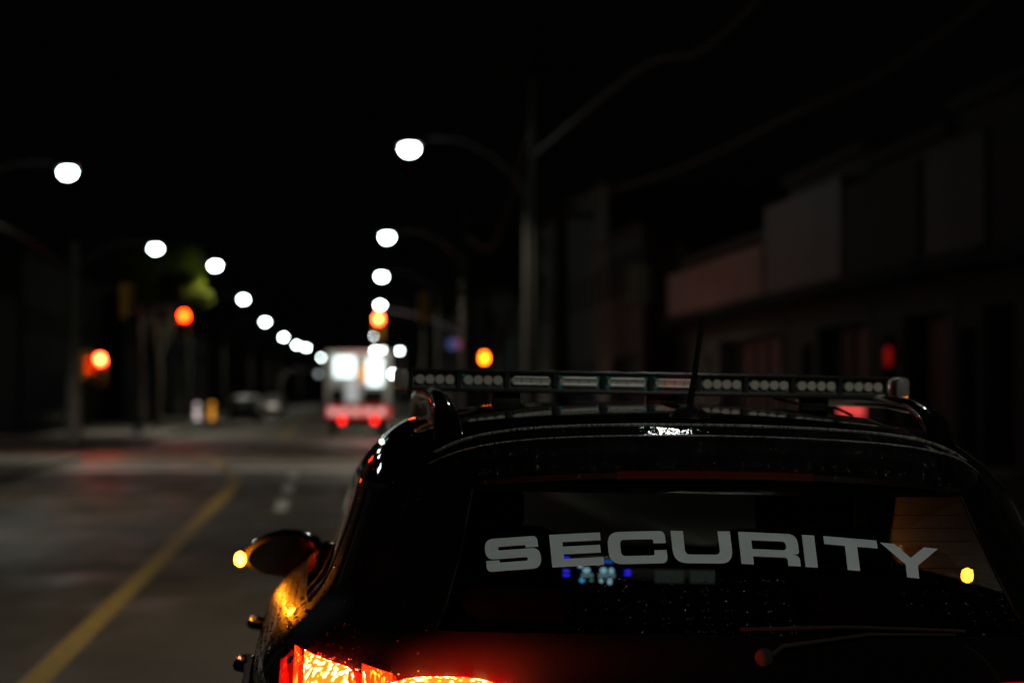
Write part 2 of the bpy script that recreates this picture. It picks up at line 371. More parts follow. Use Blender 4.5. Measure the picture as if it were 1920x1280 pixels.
# ------------------------------------------------------------------ utility poles and cables
def utility_pole(x, y, h, rad, mt, label):
    r = tag(empty('utility_pole', (x, y, .13)), label, 'utility pole', 'utility poles on the right sidewalk')
    MB().tube([(0, 0, 0), (0, 0, h * .5), (0, 0, h)], [rad * 1.25, rad, rad * .75], 12).build('pole', M[mt], r, 40)
    MB().span((-1.0, -.16, h - .75), (1.0, -.05, h - .6)).build('crossarm', M['wood'], r)
    ins = MB()
    for xx in (-.9, -.45, .45, .9): ins.lathe([(.03, 0), (.05, .05), (.035, .09), (.045, .13), (0, .16)], (xx, -.1, h - .6), n=8)
    ins.build('insulator', M['pole'], r, 40)
    return r
utility_pole(5.0, 57.6, 9.8, .11, 'pole', 'tall pale pole right of the lamps, reaching highest')
utility_pole(5.1, 86, 8.0, .15, 'pole', 'shorter pale pole behind the light bar, next to dark leaves')
utility_pole(7.2, 73.5, 7.6, .24, 'wood', 'brownish wooden pole right of the tall pale pole')
def cable(p, label, r=.035):
    n = 24; pts = []
    ys_ = [q[1] for q in p]
    for i in range(n + 1):
        t = i / n * (len(p) - 1); k = min(int(t), len(p) - 2); u = t - k
        P = [Vector(p[max(k - 1, 0)]), Vector(p[k]), Vector(p[k + 1]), Vector(p[min(k + 2, len(p) - 1)])]
        pts.append(.5 * ((2 * P[1]) + (P[2] - P[0]) * u + (2 * P[0] - 5 * P[1] + 4 * P[2] - P[3]) * u * u + (3 * P[1] - P[0] - 3 * P[2] + P[3]) * u ** 3))
    return tag(MB().tube(pts, r, 6).build('overhead_cable', M['cable'], None, 60), label, 'cable', 'overhead cables')
cable([(5.0, 57.5, 7.35), (4.95, 38, 6.75), (4.9, 27.8, 6.05), (4.9, 5, 7.4)], 'sagging cable rising to the right from the tall pale pole')
cable([(7.3, 73.3, 7.5), (8.0, 56.6, 6.8), (8.0, 40.8, 6.4), (8.0, 30.5, 6.3), (8.0, 8, 7.6)], 'cable sweeping up to the right above the shop signs')
cable([(5.1, 86, 7.2), (5.05, 72, 6.1), (5.0, 57.8, 8.2)], 'deeply sagging cable between the two pale poles')
cable([(-7.4, 72.5, 5.2), (-8.4, 66, 6.0), (-10.2, 60, 6.6)], 'dim cable curving down from the upper left to the corner signal pole')

# ------------------------------------------------------------------ buildings
def wallmat(name, c, c2, brick=False):
    m = mat(name, c, .85)
    if brick:
        b = m.node_tree.nodes['Principled BSDF']; tc = N(m, 'ShaderNodeTexCoord'); mp = N(m, 'ShaderNodeMapping'); mp.inputs['Rotation'].default_value = (R(90), 0, R(90))
        L(m, tc.outputs['Object'], mp.inputs[0])
        br = N(m, 'ShaderNodeTexBrick'); br.inputs['Scale'].default_value = 4; br.inputs['Color1'].default_value = (*c, 1); br.inputs['Color2'].default_value = (*c2, 1)
        br.inputs['Mortar'].default_value = (.12, .11, .1, 1); L(m, mp.outputs[0], br.inputs[0]); L(m, br.outputs[0], b.inputs['Base Color'])
        return m
    return noisy(m, 1.5, c2, .6, .2, 8)
WM = [wallmat('brown_brick', (.10, .05, .035), (.07, .035, .025), True), wallmat('painted_render', (.13, .105, .09), (.085, .07, .06)), wallmat('dark_brick', (.085, .05, .04), (.06, .035, .03), True),
      wallmat('grey_render', (.08, .078, .072), (.055, .053, .05)), wallmat('red_brick', (.12, .042, .03), (.08, .03, .022), True)]
SIGN = {'pink': noisy(mat('faded_red_sign_board', (.46, .15, .10), .6), 1.2, (.32, .12, .09), .6),
        'grey': noisy(mat('grey_sign_board', (.115, .10, .085), .6), 1.0, (.08, .055, .05), .6),
        'dark': noisy(mat('dark_sign_board', (.018, .02, .02), .8), 1.0, (.012, .013, .012), .6),
        'dim': noisy(mat('dim_grey_sign_board', (.065, .062, .055), .7), 1.0, (.045, .042, .04), .6),
        'cream': mat('cream_sign_board', (.45, .36, .24), .6)}
def building(side, y0, y1, h, wm, label, floors=2, base=9.1, depth=12, shop=True, sign=None, zs=(3.65, 4.8)):
    """side +1: right of the road (front faces -X); -1: left of the road"""
    x0 = (base if side > 0 else -base) + bend((y0 + y1) / 2)
    root = tag(empty('shop_building', (x0, y0, 0)), label, 'building', 'buildings on the %s side of the street' % ('right' if side > 0 else 'left'))
    Lg = y1 - y0; s = side
    opn = []            # (ya, yb, za, zb, kind)
    if shop:
        opn += [(.5, Lg * .62, .55, 2.9, 'w'), (Lg * .70, Lg * .70 + 1.0, .15, 2.6, 'd')]
    nfl = max(0, int((h - 3.9) / 2.9)); nw = max(1, int(Lg / 2.6))
    for k in range(nfl):
        for i in range(nw):
            yc = Lg * (i + .5) / nw; opn.append((yc - .5, yc + .5, 4.9 + 2.9 * k, 6.4 + 2.9 * k, 'w'))
    # front wall as a grid with real openings
    yy = sorted({0, Lg} | {round(o[0], 3) for o in opn} | {round(o[1], 3) for o in opn})
    zz = sorted({-.1, h} | {o[2] for o in opn} | {o[3] for o in opn})
    wl = MB(); T = .28
    for a, b in zip(yy[:-1], yy[1:]):
        for c, d in zip(zz[:-1], zz[1:]):
            ym, zm = (a + b) / 2, (c + d) / 2
            if any(o[0] < ym < o[1] and o[2] < zm < o[3] for o in opn): continue
            wl.add([(0, a, c), (0, b, c), (0, b, d), (0, a, d)], [(0, 1, 2, 3)])
    for o in opn:
        a, b, c, d = o[:4]; q = s * T
        wl.add([(0, a, c), (0, b, c), (0, b, d), (0, a, d), (q, a, c), (q, b, c), (q, b, d), (q, a, d)], [(0, 1, 5, 4), (1, 2, 6, 5), (2, 3, 7, 6), (3, 0, 4, 7)])
    D = s * depth
    wl.add([(0, 0, -.1), (D, 0, -.1), (D, 0, h), (0, 0, h)], [(0, 1, 2, 3)]); wl.add([(0, Lg, -.1), (D, Lg, -.1), (D, Lg, h), (0, Lg, h)], [(0, 1, 2, 3)])
    wl.add([(D, 0, -.1), (D, Lg, -.1), (D, Lg, h), (D, 0, h)], [(0, 1, 2, 3)])
    wl.build('wall', wm, root)
    MB().span((s * .05, .03, h - .35), (D - s * .05, Lg - .03, h - .2)).build('roof', M['signal_dark'], root)
    MB().span((-s * .16, -.02 + .05, h - .02), (s * .30, Lg - .05, h + .16)).build('cornice', wm, root)
    for o in opn:
        a, b, c, d, k = o; q = s * (T - .06)
        if k == 'w':
            f = MB()
            for (p0, p1, r0, r1) in ((a, b, c, c + .07), (a, b, d - .07, d), (a, a + .07, c + .07, d - .07), (b - .07, b, c + .07, d - .07)): f.span((q, p0, r0), (q + s * .05, p1, r1))
            nm = max(1, int((b - a) / 1.6))
            for i in range(1, nm): yv = a + (b - a) * i / nm; f.span((q, yv - .03, c + .07), (q + s * .05, yv + .03, d - .07))
            fo = f.build('window', M['pole'], root)
            MB().span((q + s * .055, a, c), (q + s * .075, b, d)).build('pane', M['pane'], fo)
            MB().span((-s * .06, a - .08, c - .1), (s * .06, b + .08, c - .003)).build('sill', M['kerb'], fo)
        else:
            do = MB().span((q, a, c), (q + s * .06, b, d)).build('door', M['wood'], root)
            MB().box((q - s * .03, b - .12, 1.15), (.05, .03, .22)).build('handle', M['galv'], do)
    if sign:
        t = -s * .55
        MB().span((t, .12, zs[0]), (-s * .003, Lg - .12, zs[1]), 0, .02).build('sign_board', SIGN[sign], root)
        MB().span((t - s * .12, .02, zs[0] - .22), (-s * .004, Lg - .02, zs[0] - .004)).build('awning', M['awning'], root)
    return root
MB_ = 9.6
building(1, 2, 20, 7.2, WM[2], 'unlit brick building at the right edge of the street', base=MB_)
building(1, 20.05, 32.4, 5.9, WM[2], 'low dark shop nearest the camera on the right', base=MB_, sign='dark', zs=(3.6, 5.3))
building(1, 32.5, 36.1, 5.9, WM[3], 'narrow shop with the faint grey panel, far right', base=MB_, sign='dim', zs=(3.65, 5.25))
building(1, 36.2, 41.7, 5.6, WM[2], 'black-fronted shop between the two grey sign boards', base=MB_, sign='dark', zs=(3.65, 5.2))
building(1, 41.8, 49.4, 5.9, WM[0], 'shop with the tall slanting grey sign board', base=MB_, sign='grey', zs=(3.65, 5.45))
building(1, 49.5, 63.5, 5.0, WM[1], 'shop with the long faded pink-red sign board', base=MB_, sign='pink', zs=(3.65, 4.75))
building(1, 77, 90, 7.0, WM[4], 'brick corner building behind the orange hand signal', base=10.2)
building(1, 90.1, 120, 9.5, WM[0], 'tall brick block past the junction on the right', base=10.6)
building(1, 121, 170, 8, WM[3], 'farther grey block on the right side, behind the truck', base=11)
building(1, 171, 260, 9, WM[2], 'farthest dark block of the right side', base=11, shop=False)
building(-1, -20, 30, 7.5, WM[2], 'unlit block left of the photographer, beyond the left edge', base=16)
building(-1, 30.5, 58, 8, WM[0], 'near brick block at the left edge before the junction', base=16)
b1 = building(-1, 77, 97, 8.2, WM[4], 'red-brick corner building behind the thick signal pole', base=16)
building(-1, 97.2, 128, 6.5, WM[2], 'low dark block behind the two kerb posts', base=16)
building(-1, 129, 175, 9, WM[1], 'pale block behind the distant parked cars', base=16)
building(-1, 176, 300, 8, WM[2], 'farthest dark block of the left side', base=16, shop=False)
# small lamps on the corner building front
for k, (yy_, zz_) in enumerate(((2.5, 2.15), (5.6, 2.15), (11.0, 2.1))):
    MB().lathe([(0, .12), (.09, .08), (.11, 0), (.09, -.08), (0, -.12)], (.12, yy_, zz_), n=10).build('wall_lamp', mat('dim_wall_lamp', (.5, .5, .4), .4, emit=(1, .8, .6), es=(5, 5, 2.5)[k]), b1, 50)
# projecting sign, two-colour shop sign, red wall lamp
r = tag(empty('projecting_sign', (9.6, 70.2, 0)), 'small square cream sign on an arm, left of the pink sign board', 'sign')
MB().box((-.42, 0, 4.82), (.62, .14, 1.15), 0, 0, .02).build('panel', SIGN['cream'], r, 35)
MB().tube([(.9, 0, 0), (.9, 0, 6)], .08, 10).build('post', M['galv'], r, 40)
MB().tube([(.9, 0, 5.3), (-.11, 0, 5.3)], .03, 8).build('bracket', M['galv'], r)
r = tag(empty('shop_sign', (6.15, 112, 0)), 'small glowing blue and red sign above the bar, left of the hand signal', 'sign')
MB().box((-.22, 0, 3.95), (.44, .1, .42), 0).build('blue_panel', mat('blue_sign_light', (.1, .1, .2), .5, emit=(.10, .12, .35), es=.5), r)
MB().box((.23, 0, 3.95), (.46, .1, .42), 0).build('red_panel', mat('red_sign_light', (.2, .05, .1), .5, emit=(.5, .06, .12), es=.5), r)
MB().tube([(.55, .0, 0), (.55, 0, 4.3)], .05, 8).build('post', M['galv'], r, 40)
MB().tube([(.55, .0, 3.95), (.44, 0, 3.95)], .03, 8).build('bracket', M['galv'], r)
r = tag(MB().lathe([(0, .16), (.05, .13), (.06, 0), (.05, -.13), (0, -.16)], (9.02, 38.2, 2.22), n=12).build('wall_lamp', mat('red_wall_lamp', (.3, .01, .01), .4, emit=(1, .02, .01), es=.17), None, 60), 'narrow dim red lamp on the black shop front, right', 'lamp')
MB().span((9.06, 38.14, 2.15), (9.58, 38.26, 2.25)).build('bracket', M['galv'], r)

r = tag(empty('added_glow_box', (8.0, 36.5, .14)), 'small added box with a red glow seen between light bar and roof, right', 'box')  # added box, glowing red to make the red spot under the bar
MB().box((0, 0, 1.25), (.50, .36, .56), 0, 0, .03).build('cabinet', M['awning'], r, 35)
MB().box((0, -.19, 1.29), (.40, .02, .34), 0, 0, .006).build('front', mat('red_glow_front', (.4, .03, .03), .4, emit=(1, .09, .08), es=.75), r, 35)
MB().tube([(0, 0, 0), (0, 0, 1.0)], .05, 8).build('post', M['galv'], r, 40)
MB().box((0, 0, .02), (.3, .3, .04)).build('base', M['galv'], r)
# kerb posts
for (x, y, h, c, lab) in ((-6.12, 133, 1.05, (.75, .30, .02), 'glowing orange post at the far left kerb'), (-6.92, 133, 1.0, (.70, .58, .55), 'glowing pale pinkish post left of the orange one')):
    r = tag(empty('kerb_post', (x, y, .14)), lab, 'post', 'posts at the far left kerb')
    MB().tube([(0, 0, 0), (0, 0, h)], .13, 12).build('post', noisy(mat('glowing_post_paint', c, .35, emit=c, es=1.1), 5, tuple(q * .8 for q in c)), r, 40)  # emission in the paint makes the posts look brightly lit
    MB().lathe([(.26, 0), (.26, .05), (.14, .09)], (0, 0, 0), n=12).build('base', M['black_rubber'], r, 40)
    MB().lathe([(.132, 0), (.136, .02), (.136, .12), (.132, .14)], (0, 0, h * .68), n=12).build('reflector_band', M['letter'], r, 40)

# ------------------------------------------------------------------ trees
def leafmat(name, c, c2): return noisy(mat(name, c, 1, spec=.1), 1.5, c2, .6)
LM = [leafmat('leaf_green', (.085, .10, .002), (.05, .065, .002)), leafmat('leaf_dark_green', (.035, .055, .015), (.02, .035, .01))]
def tree(x, y, h, cr, cz, lm, label, n=3600, seed=1, extra=None):
    rd = random.Random(seed)
    root = tag(empty('street_tree', (x, y, .13)), label, 'tree', 'street trees')
    t = MB(); t.tube([(0, 0, 0), (.05, 0, h * .35), (-.05, .05, h * .6)], [.16, .12, .08], 8)
    clumps = []
    for k in range(13):
        a = rd.uniform(0, 6.28); e = rd.uniform(-.3, 1); rr = cr * rd.uniform(.45, 1)
        c = Vector((math.cos(a) * rr, math.sin(a) * rr, cz + e * cr * .8)); clumps.append((c, rd.uniform(.28, .5) * cr))
        if extra and k < len(extra): clumps[-1] = (Vector(extra[k]) - Vector((x, y, .13)), .42)
        t.tube([(-.0, 0, h * rd.uniform(.35, .58)), c * .5 + Vector((0, 0, h * .28)), c], [.05, .03, .012], 6)
    t.build('trunk', M['wood'], root, 50)
    cw = MB()
    for k in range(n):
        c, rad = clumps[rd.randrange(len(clumps))]
        d = Vector((rd.gauss(0, 1), rd.gauss(0, 1), rd.gauss(0, .8))).normalized() * rad * rd.random() ** .45
        p = c + d; s = rd.uniform(.05, .11)
        a = Vector((rd.gauss(0, 1), rd.gauss(0, 1), rd.gauss(0, 1))).normalized(); b = a.orthogonal().normalized()
        cw.add([p - a * s, p + b * s * .55, p + a * s, p - b * s * .55], [(0, 1, 2, 3)])
    cw.build('crown', lm, root)
    return root
tree(-7.5, 110.6, 7.2, 1.9, 6.2, LM[0], 'tree with lamp-lit yellow-green leaves above the left red signal', 6000, 3, [(-6.2, 108.9, 6.95), (-6.5, 109.0, 6.6), (-5.75, 109.0, 6.15), (-5.4, 108.9, 5.95), (-6.0, 108.9, 6.75)])
tree(6.3, 87.5, 6.6, 1.7, 5.6, LM[1], 'dark green tree beside the shorter pale pole', 3600, 5)
tree(-9.3, 133, 7, 2.2, 5.4, LM[1], 'dark tree far down the left sidewalk', 2600, 8)

# ------------------------------------------------------------------ car bodies (lofted level loops)
KEYS = [(.18, .78, .30, 4.00), (.30, .86, .10, 4.18), (.48, .90, .00, 4.25), (.62, .905, .0, 4.24), (.70, .90, .05, 4.20), (.80, .935, .10, 4.12), (.92, .955, .12, 3.98),
        (1.00, .948, .13, 3.60), (1.07, .905, .135, 3.20), (1.14, .835, .145, 3.02), (1.19, .797, .19, 2.92), (1.27, .765, .25, 2.72), (1.34, .74, .31, 2.55), (1.40, .72, .36, 2.40),
        (1.45, .69, .40, 2.28), (1.49, .655, .43, 2.15), (1.53, .60, .46, 2.05), (1.556, .50, .52, 1.95), (1.572, .35, .62, 1.85), (1.582, .18, .8, 1.7), (1.586, .02, 1.0, 1.5)]
def kpt(t):
    k = min(int(t), len(KEYS) - 2); u = t - k
    g = [KEYS[max(k - 1, 0)], KEYS[k], KEYS[k + 1], KEYS[min(k + 2, len(KEYS) - 1)]]
    return [.5 * (2 * b + (c - a) * u + (2 * a - 5 * b + 4 * c - d) * u * u + (3 * b - a - 3 * c + d) * u ** 3) for a, b, c, d in zip(*g)]
def nexp(z): return 6 if z < 1.05 else 6 - 2.4 * min(1, (z - 1.05) / .45)
def roofwarp(y, z):
    if z <= 1.40: return z
    pr = [(.3, .48), (.45, .56), (.60, .70), (.85, .85), (1.15, .96), (1.6, 1.0), (2.1, .95), (2.5, .85)]
    g = pr[0][1] if y <= pr[0][0] else pr[-1][1]
    for (a, b), (c, d) in zip(pr[:-1], pr[1:]):
        if a < y <= c: g = b + (d - b) * (y - a) / (c - a)
    return 1.40 + (z - 1.40) * g
SUB = 4; FM = .965
FR = sorted(set([round(-.7 + .05 * i, 4) for i in range(29)] + [s * round(q, 4) for s in (-1, 1) for q in (.74, .78, .815, .85, .88, .905, .925, .94, .953, FM)]))
GF = [-1 + 2 * i / 56 for i in range(57)]
def body_point(z, w, yr, yf, f=None, g=None, front=False, side=1):
    n = nexp(z); yc, b = (yr + yf) / 2, (yf - yr) / 2
    if g is None: x = w * f; y = yc + (b if front else -b) * (1 - abs(f) ** n) ** (1 / n)
    else:
        gm = (1 - FM ** n) ** (1 / n); gg = g * gm; x = side * w * (1 - abs(gg) ** n) ** (1 / n); y = yc + b * gg
    return (x, y, roofwarp(y, z))
def rear_y(x, z):
    for k in range(len(KEYS) - 1):
        if KEYS[k][0] <= z <= KEYS[k + 1][0]:
            lo, hi = 0., 1.
            for _ in range(18):
                u = (lo + hi) / 2
                if kpt(k + u)[0] < z: lo = u
                else: hi = u
            zz, ww, yr, yf = kpt(k + lo); return body_point(zz, ww, yr, yf, f=max(-.999, min(.999, x / ww)))[1]
    return .2
KB, KT = 9, 13        # rear glass levels; side glass KB..KT+1
def car_shell(root, pm, gl_rear, gl_side, gl_wind, cabin=True, hatch=True):
    rows = [i / SUB for i in range((len(KEYS) - 1) * SUB + 1)]
    ring = []
    for f in FR: ring.append(('r', f))
    for g in GF[1:-1]: ring.append(('s+', g))
    for f in reversed(FR): ring.append(('f', f))
    for g in reversed(GF[1:-1]): ring.append(('s-', g))
    P = []
    for t in rows:
        z, w_, yr, yf = kpt(t); row = []
        for k, q in ring:
            if k == 'r': row.append(body_point(z, w_, yr, yf, f=q))
            elif k == 'f': row.append(body_point(z, w_, yr, yf, f=q, front=True))
            else: row.append(body_point(z, w_, yr, yf, g=q, side=1 if k == 's+' else -1))
        P.append(row)
    n = len(ring); out = {k: MB() for k in ('body', 'rear', 'wind', 'sl1', 'sl2', 'sr1', 'sr2', 'ql', 'qr', 'tail')}
    for i in range(len(rows) - 1):
        tm = (rows[i] + rows[i + 1]) / 2
        for j in range(n):
            a, b = ring[j], ring[(j + 1) % n]; j2 = (j + 1) % n
            q = [P[i][j], P[i][j2], P[i + 1][j2], P[i + 1][j]]
            cx = sum(p[0] for p in q) / 4; cyy = sum(p[1] for p in q) / 4; cz = sum(p[2] for p in q) / 4
            if cz < .72 and abs(cx) > .6 and (math.hypot(cyy - .78, cz - .34) < .37 or math.hypot(cyy - 3.38, cz - .34) < .37): continue
            key = 'body'
            if a[0] == 'r' and b[0] == 'r' and KB < tm < KT and abs((a[1] + b[1]) / 2) < .70: key = 'rear'
            if a[0] == 'f' and b[0] == 'f' and KB < tm < KT + 1 and abs((a[1] + b[1]) / 2) < .88: key = 'wind'
            if a[0][0] == 's' and b[0] == a[0] and KB < tm < KT + 1:
                g = (a[1] + b[1]) / 2; sd = 'l' if a[0] == 's-' else 'r'
                if -.80 < g < -.47: key = 's' + sd + '1'
                elif -.39 < g < .70: key = 's' + sd + '2'
            if gl_rear is None: key = 'body' if key == 'body' else key
            out[key].add(q, [(0, 1, 2, 3)], 1 if key == 'body' and cz < 1.40 and cyy > .18 and isinstance(pm, list) else 0)
    bo = out['body']; bo.add(P[0], [tuple(range(n))])
    b = bo.build('body', pm, root, 35)
    b['label'] = 'glossy wet black bodywork' if cabin else 'dark bodywork'
    out['rear'].build('rear_window', gl_rear, root, 50); out['wind'].build('windscreen', gl_wind, root, 50)
    for k in ('sl1', 'sl2', 'sr1', 'sr2'): out[k].build('side_window', gl_side, root, 50)
    return b
def wheel(root, x, y, r=.335):
    s = 1 if x > 0 else -1
    e = MB().lathe([(.235, -.10), (.30, -.11), (r - .01, -.085), (r, -.05), (r, .05), (r - .01, .085), (.30, .11), (.235, .10), (.235, -.10)], (0, 0, 0), 'X', 36).build('wheel', M['black_rubber'], root, 30)
    e.location = (x, y, r)
    rm = MB().lathe([(.236, -.09), (.225, .06), (.236, .085), (.236, .09)], (0, 0, 0), 'X', 36)
    for k in range(5):
        a = k * 2 * math.pi / 5; rm.tube([(s * .06, math.cos(a) * .04, math.sin(a) * .04), (s * .075, math.cos(a) * .22, math.sin(a) * .22)], [.045, .032], 8)
    rm.lathe([(0, s * .09), (.05, s * .085), (.06, s * .05), (.06, 0)], (0, 0, 0), 'X', 16)
    rm.build('rim', M['rim'], e, 35)
def mirror(root, s):
    o = empty('door_mirror', (s * (.912 if s < 0 else .955), 2.5, 1.127 if s < 0 else 1.105)); o.parent = root
    sh = MB(); pr = [(0, 0), (.55, .01), (.85, .035), (1.0, .075), (.98, .11), (.6, .14), (0, .15)]
    # shell: rounded pod, wider outboard end tapering like the photo's mirror
    vs = []; fs = []; n = 20; prof = [(.0, .0), (.6, .02), (.9, .055), (1, .085), (.93, .12), (.62, .15), (0, .16)]
    for (q, yy) in prof:
        for k in range(n):
            t = 2 * math.pi * k / n; c, sn = math.cos(t), math.sin(t)
            ex = abs(c) ** .75 * (1 if c > 0 else -1); ez = abs(sn) ** .75 * (1 if sn > 0 else -1)
            taper = 1 - .42 * max(0, ex) ** 1.5
            vs.append((s * (ex * .118 * q), yy - .02, ez * .068 * q * taper + (.004 if ez > 0 else 0) - .012 * max(0, ex)))
    for i in range(len(prof) - 1):
        for k in range(n): fs.append((i * n + k, i * n + (k + 1) % n, (i + 1) * n + (k + 1) % n, (i + 1) * n + k))
    sh.add(vs, fs); body = sh.build('mirror_shell', M['gloss_black'], o, 50)
    g = []; 
    for k in range(n):
        t = 2 * math.pi * k / n; c, sn = math.cos(t), math.sin(t)
        ex = abs(c) ** .75 * (1 if c > 0 else -1); ez = abs(sn) ** .75 * (1 if sn > 0 else -1); taper = 1 - .42 * max(0, ex) ** 1.5
        g.append((s * ex * .099, -.028, ez * .057 * taper - .010 * max(0, ex)))
    MB().add(g, [tuple(range(n))]).build('mirror_glass', mat('mirror_glass', (.42, .41, .40), .10, 1), o)
    MB().lathe([(0, -.020), (.012, -.013), (.0145, 0), (.012, .013), (0, .020)], (s * .121, -.012, -.012), 'Z', 12).build('indicator', M['amber_ind'], o, 60)
    MB().tube([(-s * .13, .08, -.05), (-s * .05, .07, -.035)], [.03, .025], 8, flat=1.4).build('mirror_foot', M['black_plastic'], o, 50)
    return o

CAR = tag(empty('security_car', (.775, 4.45, 0), 0, R(1.0)), 'wet black security car filling the lower right, light bar on its roof', 'car')
body = car_shell(CAR, [M['paint'], M['flank']], M['rear_glass'], M['side_glass'], M['windscreen'])
for x in (-.83, .83):
    for y in (.78, 3.38):
        wheel(CAR, x, y)
        s = 1 if x > 0 else -1
        MB().tube([(s * .925, y + math.cos(a) * .38, .34 + math.sin(a) * .38) for a in [math.pi * k / 14 for k in range(15)]], .022, 8).build('wheel_arch', M['black_plastic'], CAR, 60)
for s in (-1, 1): mirror(CAR, s)
# spoiler with the unlit third brake light
sp = MB(); prof = [(.62, 1.528), (.56, 1.5395), (.552, 1.533), (.545, 1.5365), (.455, 1.518), (.448, 1.512), (.395, 1.475), (.372, 1.444), (.376, 1.432), (.42, 1.424), (.47, 1.43), (.60, 1.46)]
xs = [-.60 + 1.20 * i / 44 for i in range(45)]; v = []
for x in xs:
    a = abs(x) / .60; dz = -.028 * a ** 2 - .034 * a ** 6; dy = .035 * a ** 2 + .11 * a ** 7; th = 1 - .55 * a ** 10
    for (y, z) in prof: v.append((x, .5 + (y - .5) * th + dy, 1.48 + (z - 1.48) * th + dz))
k = len(prof); fs = [(i * k + j, i * k + (j + 1) % k, (i + 1) * k + (j + 1) % k, (i + 1) * k + j) for i in range(len(xs) - 1) for j in range(k)]
fs += [tuple(range(k)), tuple((len(xs) - 1) * k + j for j in range(k))]
spo = MB().add(v, fs).build('spoiler', M['paint'], CAR, 22)
bl = MB(); v = []
for i in range(17):
    x = -.215 + .40 * i / 16; a = abs(x) / .60; dz = -.028 * a * a; dy = .035 * a * a
    v += [(x, .3815 + dy, 1.450 + dz), (x, .3655 + dy, 1.4465 + dz), (x, .3675 + dy, 1.4315 + dz), (x, .40 + dy, 1.4285 + dz)]
bl.add(v, [(4 * i + j, 4 * i + (j + 1) % 4, 4 * i + 4 + (j + 1) % 4, 4 * i + 4 + j) for i in range(16) for j in range(4)] + [(0, 1, 2, 3), (64, 65, 66, 67)])
bl.build('brake_light', M['brake_off'], spo, 40)['label'] = 'unlit high-level red brake light strip'
for (py, pz, rr, tag_) in ((.549, 1.5368, .0035, 'wet_glint_seam'), (.4515, 1.5165, .0016, 'wet_glint_seam')):  # strips added along the creases to carry thin highlights
    MB().tube([(x, .5 + (py - .5) * (1 - .55 * (abs(x) / .6) ** 10) + .035 * (abs(x) / .6) ** 2 + .11 * (abs(x) / .6) ** 7, 1.48 + (pz - 1.48) * (1 - .55 * (abs(x) / .6) ** 10) - .028 * (abs(x) / .6) ** 2 - .034 * (abs(x) / .6) ** 6) for x in [-.585 + 1.17 * i / 60 for i in range(61)]], rr, 8).build('wet_glint_seam', M['wet_glint_edge'], spo, 60)
# roof rails
for s in (-1, 1):
    MB().tube([(s * .535, .70, 1.485), (s * .538, .76, 1.535), (s * .541, .86, 1.562), (s * .545, 1.0, 1.582), (s * .548, 1.3, 1.594), (s * .548, 1.9, 1.597), (s * .542, 2.15, 1.58), (s * .535, 2.28, 1.53)],
              [.034, .030, .025, .021, .019, .019, .024, .03], 12, flat=.85).build('roof_rail', M['gloss_black'], CAR, 60)
# antenna
an = MB().lathe([(.046, 0), (.043, .010), (.030, .020), (.015, .030), (0, .032)], (0, .83, 1.548), n=24, sy=1.5).build('antenna', M['black_plastic'], CAR, 50)
pts = [(0, .83, 1.575), (.004, .80, 1.64), (.012, .74, 1.77)]
MB().tube(pts, [.0075, .006, .0045], 10).build('mast', M['black_rubber'], an, 60)
co = MB()
for i in range(60):
    t = i / 60; co.lathe([(.0072 - .002 * t, -.0008), (.0086 - .002 * t, 0), (.0072 - .002 * t, .0008)], (.0115 * t + .001, .825 - .082 * t, 1.585 + .184 * t), n=8)
co.build('winding', M['black_rubber'], an, 60)

